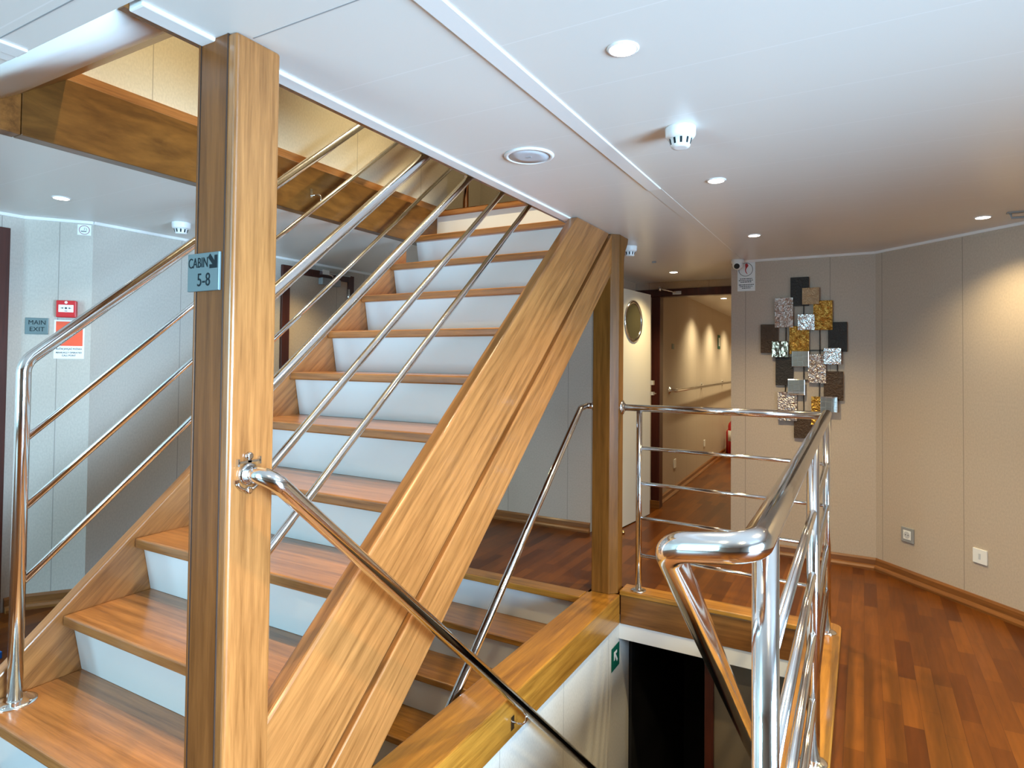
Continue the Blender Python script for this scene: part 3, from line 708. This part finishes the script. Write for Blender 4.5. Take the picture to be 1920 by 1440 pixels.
# ------------------------------------------------------------------ wall art
t = thing('wall_art', 'wall sculpture of overlapping metal and mirror plates on the far wall', 'wall art', (-0.37, 4.80, 0.8))
PL = [('dark', -0.448, -0.33, 1.752, 1.955), ('pale', -0.372, -0.266, 1.761, 1.876), ('silver', -0.549, -0.43, 1.604, 1.814), ('gold', -0.303, -0.184, 1.582, 1.785), ('hmirror', -0.4, -0.293, 1.583, 1.693), ('brown', -0.644, -0.526, 1.425, 1.628), ('dark', -0.212, -0.096, 1.434, 1.635), ('gold', -0.455, -0.329, 1.417, 1.613), ('bmirror', -0.568, -0.461, 1.394, 1.507), ('mirror', -0.437, -0.33, 1.329, 1.437), ('dark', -0.545, -0.43, 1.198, 1.398), ('silver', -0.337, -0.224, 1.217, 1.417), ('hmirror', -0.238, -0.132, 1.347, 1.458), ('brown', -0.239, -0.12, 1.101, 1.3), ('mirror', -0.462, -0.355, 1.132, 1.24), ('silver', -0.53, -0.406, 0.95, 1.151), ('gold', -0.316, -0.203, 0.929, 1.125), ('mirror', -0.259, -0.154, 1.021, 1.128), ('brown', -0.426, -0.31, 0.832, 1.024)]
NM = {'dark': ('charcoal_plate', 0.0), 'brown': ('bronze_plate', 0.0), 'silver': ('silver_plate', 0.008), 'gold': ('gold_plate', 0.006), 'pale': ('champagne_plate', 0.016), 'hmirror': ('mirror_plate', 0.022), 'mirror': ('mirror_plate', 0.022), 'bmirror': ('mirror_plate', 0.020)}
for kd, x0, x1, z0, z1 in PL:
    nm, dd = NM[kd]; y1 = 4.785 - dd
    MB().box(x0, x1, y1 - 0.006, y1, z0, z1).build(nm, ART[kd], t, 0.002, True)
    if kd in ('mirror', 'bmirror'):          # cut grid of the mirror tiles
        g = MB()
        for q in (1, 2):
            xx = x0 + (x1 - x0) * q / 3; zz = z0 + (z1 - z0) * q / 3
            g.box(xx - 0.0007, xx + 0.0007, y1 - 0.0068, y1 - 0.0058, z0, z1).box(x0, x1, y1 - 0.0068, y1 - 0.0058, zz - 0.0007, zz + 0.0007)
        g.build('mirror_joints', M_greyp, t, 0, True)
for x, z0, z1 in ((-0.364, 1.694, 1.755), (-0.478, 1.40, 1.61), (-0.263, 1.415, 1.585), (-0.364, 1.02, 1.33), (-0.482, 1.15, 1.20), (-0.266, 1.12, 1.22), (-0.156, 1.29, 1.35)):
    MB().box(x - 0.003, x + 0.003, 4.786, 4.792, z0, z1).build('rod', ART['dark'], t, 0, True)
for x0, x1, z in ((-0.34, -0.23, 1.444), (-0.36, -0.33, 1.236)): MB().box(x0, x1, 4.786, 4.792, z - 0.003, z + 0.003).build('rod', ART['dark'], t, 0, True)
for x, z in ((-0.39, 1.85), (-0.58, 1.53), (-0.15, 1.53), (-0.37, 0.93), (-0.18, 1.2), (-0.49, 1.3)): MB().box(x - 0.004, x + 0.004, 4.785, 4.80, z - 0.004, z + 0.004).build('wall_spacer', ART['dark'], t, 0, True)

# ------------------------------------------------------------------ signs and wall fittings (local -y faces the viewer)
def words(mb, x0, x1, z, h, y):
    x = x0
    while x < x1 - 0.004:
        w_ = min(random.uniform(0.006, 0.018), x1 - x); mb.box(x, x + w_, y - 0.0004, y, z - h / 2, z + h / 2); x += w_ + 0.0028
t = thing('warning_sign', 'white sign with a red curl in a black circle under the security camera', 'sign', (-0.745, 4.80, 1.988))
MB().box(-0.061, 0.061, -0.002, -0.0003, -0.112, 0.105).build('sheet', M_paper, t)
MB().tube([(0.048 * math.cos(2 * PI * i / 40) - 0.004, -0.0025, 0.045 + 0.048 * math.sin(2 * PI * i / 40)) for i in range(40)], 0.0016, 6, closed=True).build('circle', M_text, t)
cur = [(-0.008, 0.086), (0.004, 0.090), (0.014, 0.080), (0.013, 0.068), (0.003, 0.056), (-0.002, 0.044), (-0.001, 0.030), (0.008, 0.013), (0.006, 0.011), (-0.006, 0.026), (-0.009, 0.044), (-0.006, 0.058), (-0.007, 0.072)]
cm = MB().prism(cur, 'y', -0.0030, -0.0021)
cm.prism([(-0.036 + 0.005 * math.cos(a * PI / 4), 0.060 + 0.005 * math.sin(a * PI / 4)) for a in range(8)], 'y', -0.0030, -0.0021)
cm.build('red_mark', M_redp, t)
tx = MB()
for z, a in ((-0.022, 0.044), (-0.034, 0.052), (-0.046, 0.040), (-0.066, 0.052), (-0.078, 0.046), (-0.090, 0.030)): words(tx, -a, a, z, 0.0055, -0.0021)
tx.build('small_print', M_text, t)

t = thing('cabin_plate', 'grey plate reading CABIN 5-8 with a down arrow on the near post', 'sign', (-1.3535, 0.9262, 1.545))
MB().box(-0.058, 0.058, -0.007, -0.0002, -0.045, 0.045).build('plate', M_plate, t, 0.0015)
lettering('lettering', 'CABIN', 0.034, M_ink, t, -0.0175, 0.021, -0.0072, 0.74)
lettering('lettering', '5-8', 0.044, M_ink, t, 0.004, -0.020, -0.0072, 0.86)
ar = [(0.0, 0.012), (0.008, 0.020), (0.024, 0.002), (0.024, 0.016), (0.034, 0.016), (0.034, -0.014), (0.006, -0.014), (0.006, -0.005), (0.017, -0.005)]
MB().prism([(0.019 + p[0], 0.021 + p[1]) for p in ar], 'y', -0.0078, -0.0069).build('arrow', M_ink, t)

JOG = math.atan2(0.25, 0.19); JX, JY = -3.94, 1.63
def on_jog(u, z): return (JX + math.cos(JOG) * u, JY + math.sin(JOG) * u, z)
t = thing('exit_plate', 'grey plate reading MAIN EXIT on the left wall', 'sign', on_jog(0.067, 1.510), JOG)
MB().box(-0.052, 0.052, -0.006, -0.0002, -0.0445, 0.0445).build('plate', M_plate, t, 0.002)
lettering('lettering', 'MAIN', 0.034, M_ink, t, 0.002, 0.018, -0.0062, 0.95)
lettering('lettering', 'EXIT', 0.034, M_ink, t, 0.002, -0.018, -0.0062, 0.98)
t = thing('fire_call_point', 'red fire alarm call point box on the left wall', 'fire alarm', on_jog(0.205, 1.606), JOG)
MB().box(-0.046, 0.046, -0.042, -0.0003, -0.046, 0.046).build('housing', M_red, t, 0.005)
MB().box(-0.034, 0.034, -0.0435, -0.0415, -0.018, 0.022).build('label_panel', M_paper, t, 0.001)
mk = MB().lathe([(0.0055, -0.0447), (0.0055, -0.0433)], (0, 0, 0.004), 'y', 16)
for s_ in (-1, 1):
    mk.prism([(s_ * 0.010, 0.004), (s_ * 0.017, 0.009), (s_ * 0.017, -0.001)], 'y', -0.0445, -0.0433).box(min(s_ * 0.015, s_ * 0.024), max(s_ * 0.015, s_ * 0.024), -0.0445, -0.0433, 0.0025, 0.0055)
mk.box(-0.006, 0.006, -0.0445, -0.0433, -0.013, -0.010)
mk.build('arrows', M_text, t)
MB().lathe([(0.007, -0.0432), (0.007, -0.042)], (0, 0, 0.035), 'y', 16).build('badge', M_paper, t)
t = thing('call_point_notice', 'white and orange notice under the red call point', 'sign', on_jog(0.215, 1.441), JOG)
MB().box(-0.070, 0.070, -0.002, -0.0003, -0.106, 0.106).build('sheet', M_paper, t)
MB().box(-0.062, 0.062, -0.0028, -0.0018, -0.036, 0.098).build('orange_panel', M_orange, t)
MB().box(-0.013, 0.013, -0.0036, -0.0026, 0.048, 0.074).build('icon', M_paper, t)
MB().box(-0.0085, 0.0085, -0.0042, -0.0034, 0.0525, 0.0695).build('icon_square', M_orange, t)
MB().lathe([(0.006, -0.0048), (0.006, -0.004)], (0, 0, 0.061), 'y', 16).build('icon_button', M_paper, t)
lettering('lettering', 'RU\u010cNI JAVLJA\u010c PO\u017dARA', 0.0125, M_text, t, 0, -0.053, -0.0022, 0.85, bold=0.0002)
lettering('lettering', 'MANUALLY OPERATED', 0.0125, M_text, t, 0, -0.073, -0.0022, 0.92, bold=0.0002)
lettering('lettering', 'CALL POINT', 0.0125, M_text, t, 0, -0.089, -0.0022, 0.92, bold=0.0002)
t = thing('no_smoking_sign', 'small white no smoking sign high on the left wall', 'sign', on_jog(0.272, 2.051), JOG)
MB().box(-0.032, 0.032, -0.002, -0.0003, -0.029, 0.029).build('sheet', M_paper, t)
MB().tube([(0.024 * math.cos(2 * PI * i / 32), -0.0025, 0.024 * math.sin(2 * PI * i / 32)) for i in range(32)], 0.0014, 6, closed=True).build('ring', M_ring, t)
sm = MB().box(-0.016, 0.010, -0.003, -0.0019, -0.010, -0.006)
sm.tube([(-0.002, -0.0025, -0.002), (0.001, -0.0025, 0.003), (-0.001, -0.0025, 0.008), (0.003, -0.0025, 0.013)], 0.0009, 6)
sm.tube([(0.008, -0.0025, -0.003), (0.012, -0.0025, 0.002), (0.008, -0.0025, 0.007), (0.010, -0.0025, 0.011)], 0.0009, 6)
sm.build('cigarette', M_text, t)

t = thing('escape_sign', 'green sign with white up-left arrow inside the right stairwell', 'sign', (-1.247, 3.460, -0.343), PI / 2)
MB().box(-0.065, 0.063, -0.003, -0.0003, -0.066, 0.064).build('sheet', M_green, t, 0.001)
MB().prism([(-0.030, 0.034), (0.020, 0.034), (0.020, 0.018), (-0.002, 0.018), (0.032, -0.024), (0.020, -0.034), (-0.014, 0.008), (-0.014, -0.014), (-0.030, -0.014)], 'y', -0.0037, -0.0027).build('arrow', M_paper, t)

DG = -PI / 4
t = thing('power_socket', 'power socket with grey frame low on the diagonal right wall', 'socket', (0.240, 4.630, 0.289), DG)
MB().box(-0.044, 0.044, -0.010, -0.0003, -0.046, 0.046).build('frame', M_greyp, t, 0.003)
MB().box(-0.027, 0.027, -0.012, -0.009, -0.028, 0.028).build('insert', M_paper, t, 0.002)
MB().lathe([(0.021, -0.0124), (0.019, -0.0118)], (0, 0, 0), 'y', 28).build('recess', M_grille, t)
MB().lathe([(0.003, -0.0131), (0.003, -0.012)], (-0.009, 0, 0), 'y', 10).lathe([(0.003, -0.0131), (0.003, -0.012)], (0.009, 0, 0), 'y', 10).build('pin_holes', M_ink, t)
t = thing('wall_switch', 'white switch plate low on the diagonal right wall near the picture edge', 'switch', (0.562, 4.308, 0.293), DG)
MB().box(-0.040, 0.040, -0.009, -0.0003, -0.040, 0.040).build('frame', M_paper, t, 0.002)
MB().box(-0.006, 0.006, -0.0105, -0.0085, -0.016, 0.016).build('rocker', M_grille, t, 0.001)

t = thing('coat_hook', 'small steel hook on the veneered ceiling beam', 'hook', (-2.5, 2.30, 2.205), PI / 2)
MB().box(-0.010, 0.006, -0.004, 0.0, -0.022, 0.024).build('plate', M_chrome, t, 0.001)
MB().tube(fillet([(0.0, 0.0, -0.010), (0.01, -0.055, -0.006), (0.01, -0.062, -0.058)], 0.02, 6), 0.004, 8).build('hook_arm', M_chrome, t)

# corridor fittings
t = thing('corridor_handrail', 'steel handrail along the left corridor wall beyond the door frame', 'railing', (-1.73, 6.3, 0.0))
cw = lambda y, o_: -1.70 - 0.25 * (y - 5.80) / 7.4 + o_
MB().tube(fillet([(cw(6.30, 0.0), 6.30, 1.07), (cw(6.30, 0.07), 6.32, 1.07), (cw(11.2, 0.07), 11.2, 1.07)], 0.02, 5), 0.0185, 14).build('rail', M_steel, t, 0, True)
for yy in (6.30, 8.0, 9.6):
    MB().lathe([(0.04, cw(yy, 0.0)), (0.04, cw(yy, 0.006)), (0.014, cw(yy, 0.02)), (0.010, cw(yy, 0.06))], (0, yy, 1.07), 'x', 16).build('wall_flange', M_steel, t, 0, True)
def corr(name, label, cat, y, z, w_, h_, mat, dpt=0.006):
    a = math.atan2(7.4, -0.25) - PI
    t = thing(name, label, cat, (cw(y, 0.0), y, z), PI / 2 + 0.0338)
    MB().box(-w_ / 2, w_ / 2, -dpt, 0.0, -h_ / 2, h_ / 2).build('plate', mat, t, 0.0015)
    return t
corr('cabin_plaque', 'small grey cabin number plaque on the corridor wall near the door frame', 'sign', 6.45, 1.52, 0.09, 0.055, M_plate)
t = corr('corridor_sign', 'narrow dark green sign farther along the corridor wall', 'sign', 9.3, 1.66, 0.20, 0.20, M_green)
MB().box(-0.05, 0.05, -0.008, -0.005, -0.06, 0.06).build('symbol', M_paper, t)
corr('corridor_switch', 'white wall plate low on the corridor wall beside the door frame', 'switch', 6.55, 0.30, 0.09, 0.09, M_paper, 0.008)
corr('corridor_switch', 'white wall plate low on the corridor wall halfway along', 'switch', 8.2, 0.33, 0.08, 0.08, M_paper, 0.008)
def extinguisher(name, label, x, y, h, lab):
    t = thing(name, label, 'fire extinguisher', (x, y, 0.0))
    MB().lathe([(0.055, 0.0), (0.07, 0.01), (0.07, h * 0.72), (0.062, h * 0.78), (0.035, h * 0.84), (0.022, h * 0.88)], (0, 0, 0), 'z', 24).build('cylinder', M_red, t)
    MB().lathe([(0.022, h * 0.87), (0.022, h * 0.93)], (0, 0, 0), 'z', 16).build('valve', M_chrome, t)
    MB().box(-0.018, 0.018, -0.10, 0.04, h * 0.95, h).box(-0.015, 0.015, -0.08, 0.03, h * 0.91, h * 0.93).build('lever', M_orange, t, 0.004)
    MB().tube(spline([(0.02, -0.02, h * 0.9), (0.09, -0.02, h * 0.85), (0.085, -0.02, h * 0.5), (0.08, -0.02, h * 0.25)], 6), 0.010, 8).build('hose', M_text, t)
    if lab:
        MB().lathe([(0.0708, h * 0.36), (0.0708, h * 0.62)], (0, 0, 0), 'z', 24).build('label_band', M_paper, t)
extinguisher('fire_extinguisher', 'plain red extinguisher left of the pair in the corridor', -1.745, 9.85, 0.44, False)
extinguisher('fire_extinguisher', 'taller red extinguisher with a white label in the corridor', -1.675, 9.62, 0.60, True)
o = MB().box(-3.42, -3.345, 1.28, 1.345, 0.0, 0.03).build('door_wedge', M_blue, bevel=0.003)
tag(o, 'small blue block on the left floor at the picture edge', 'block')
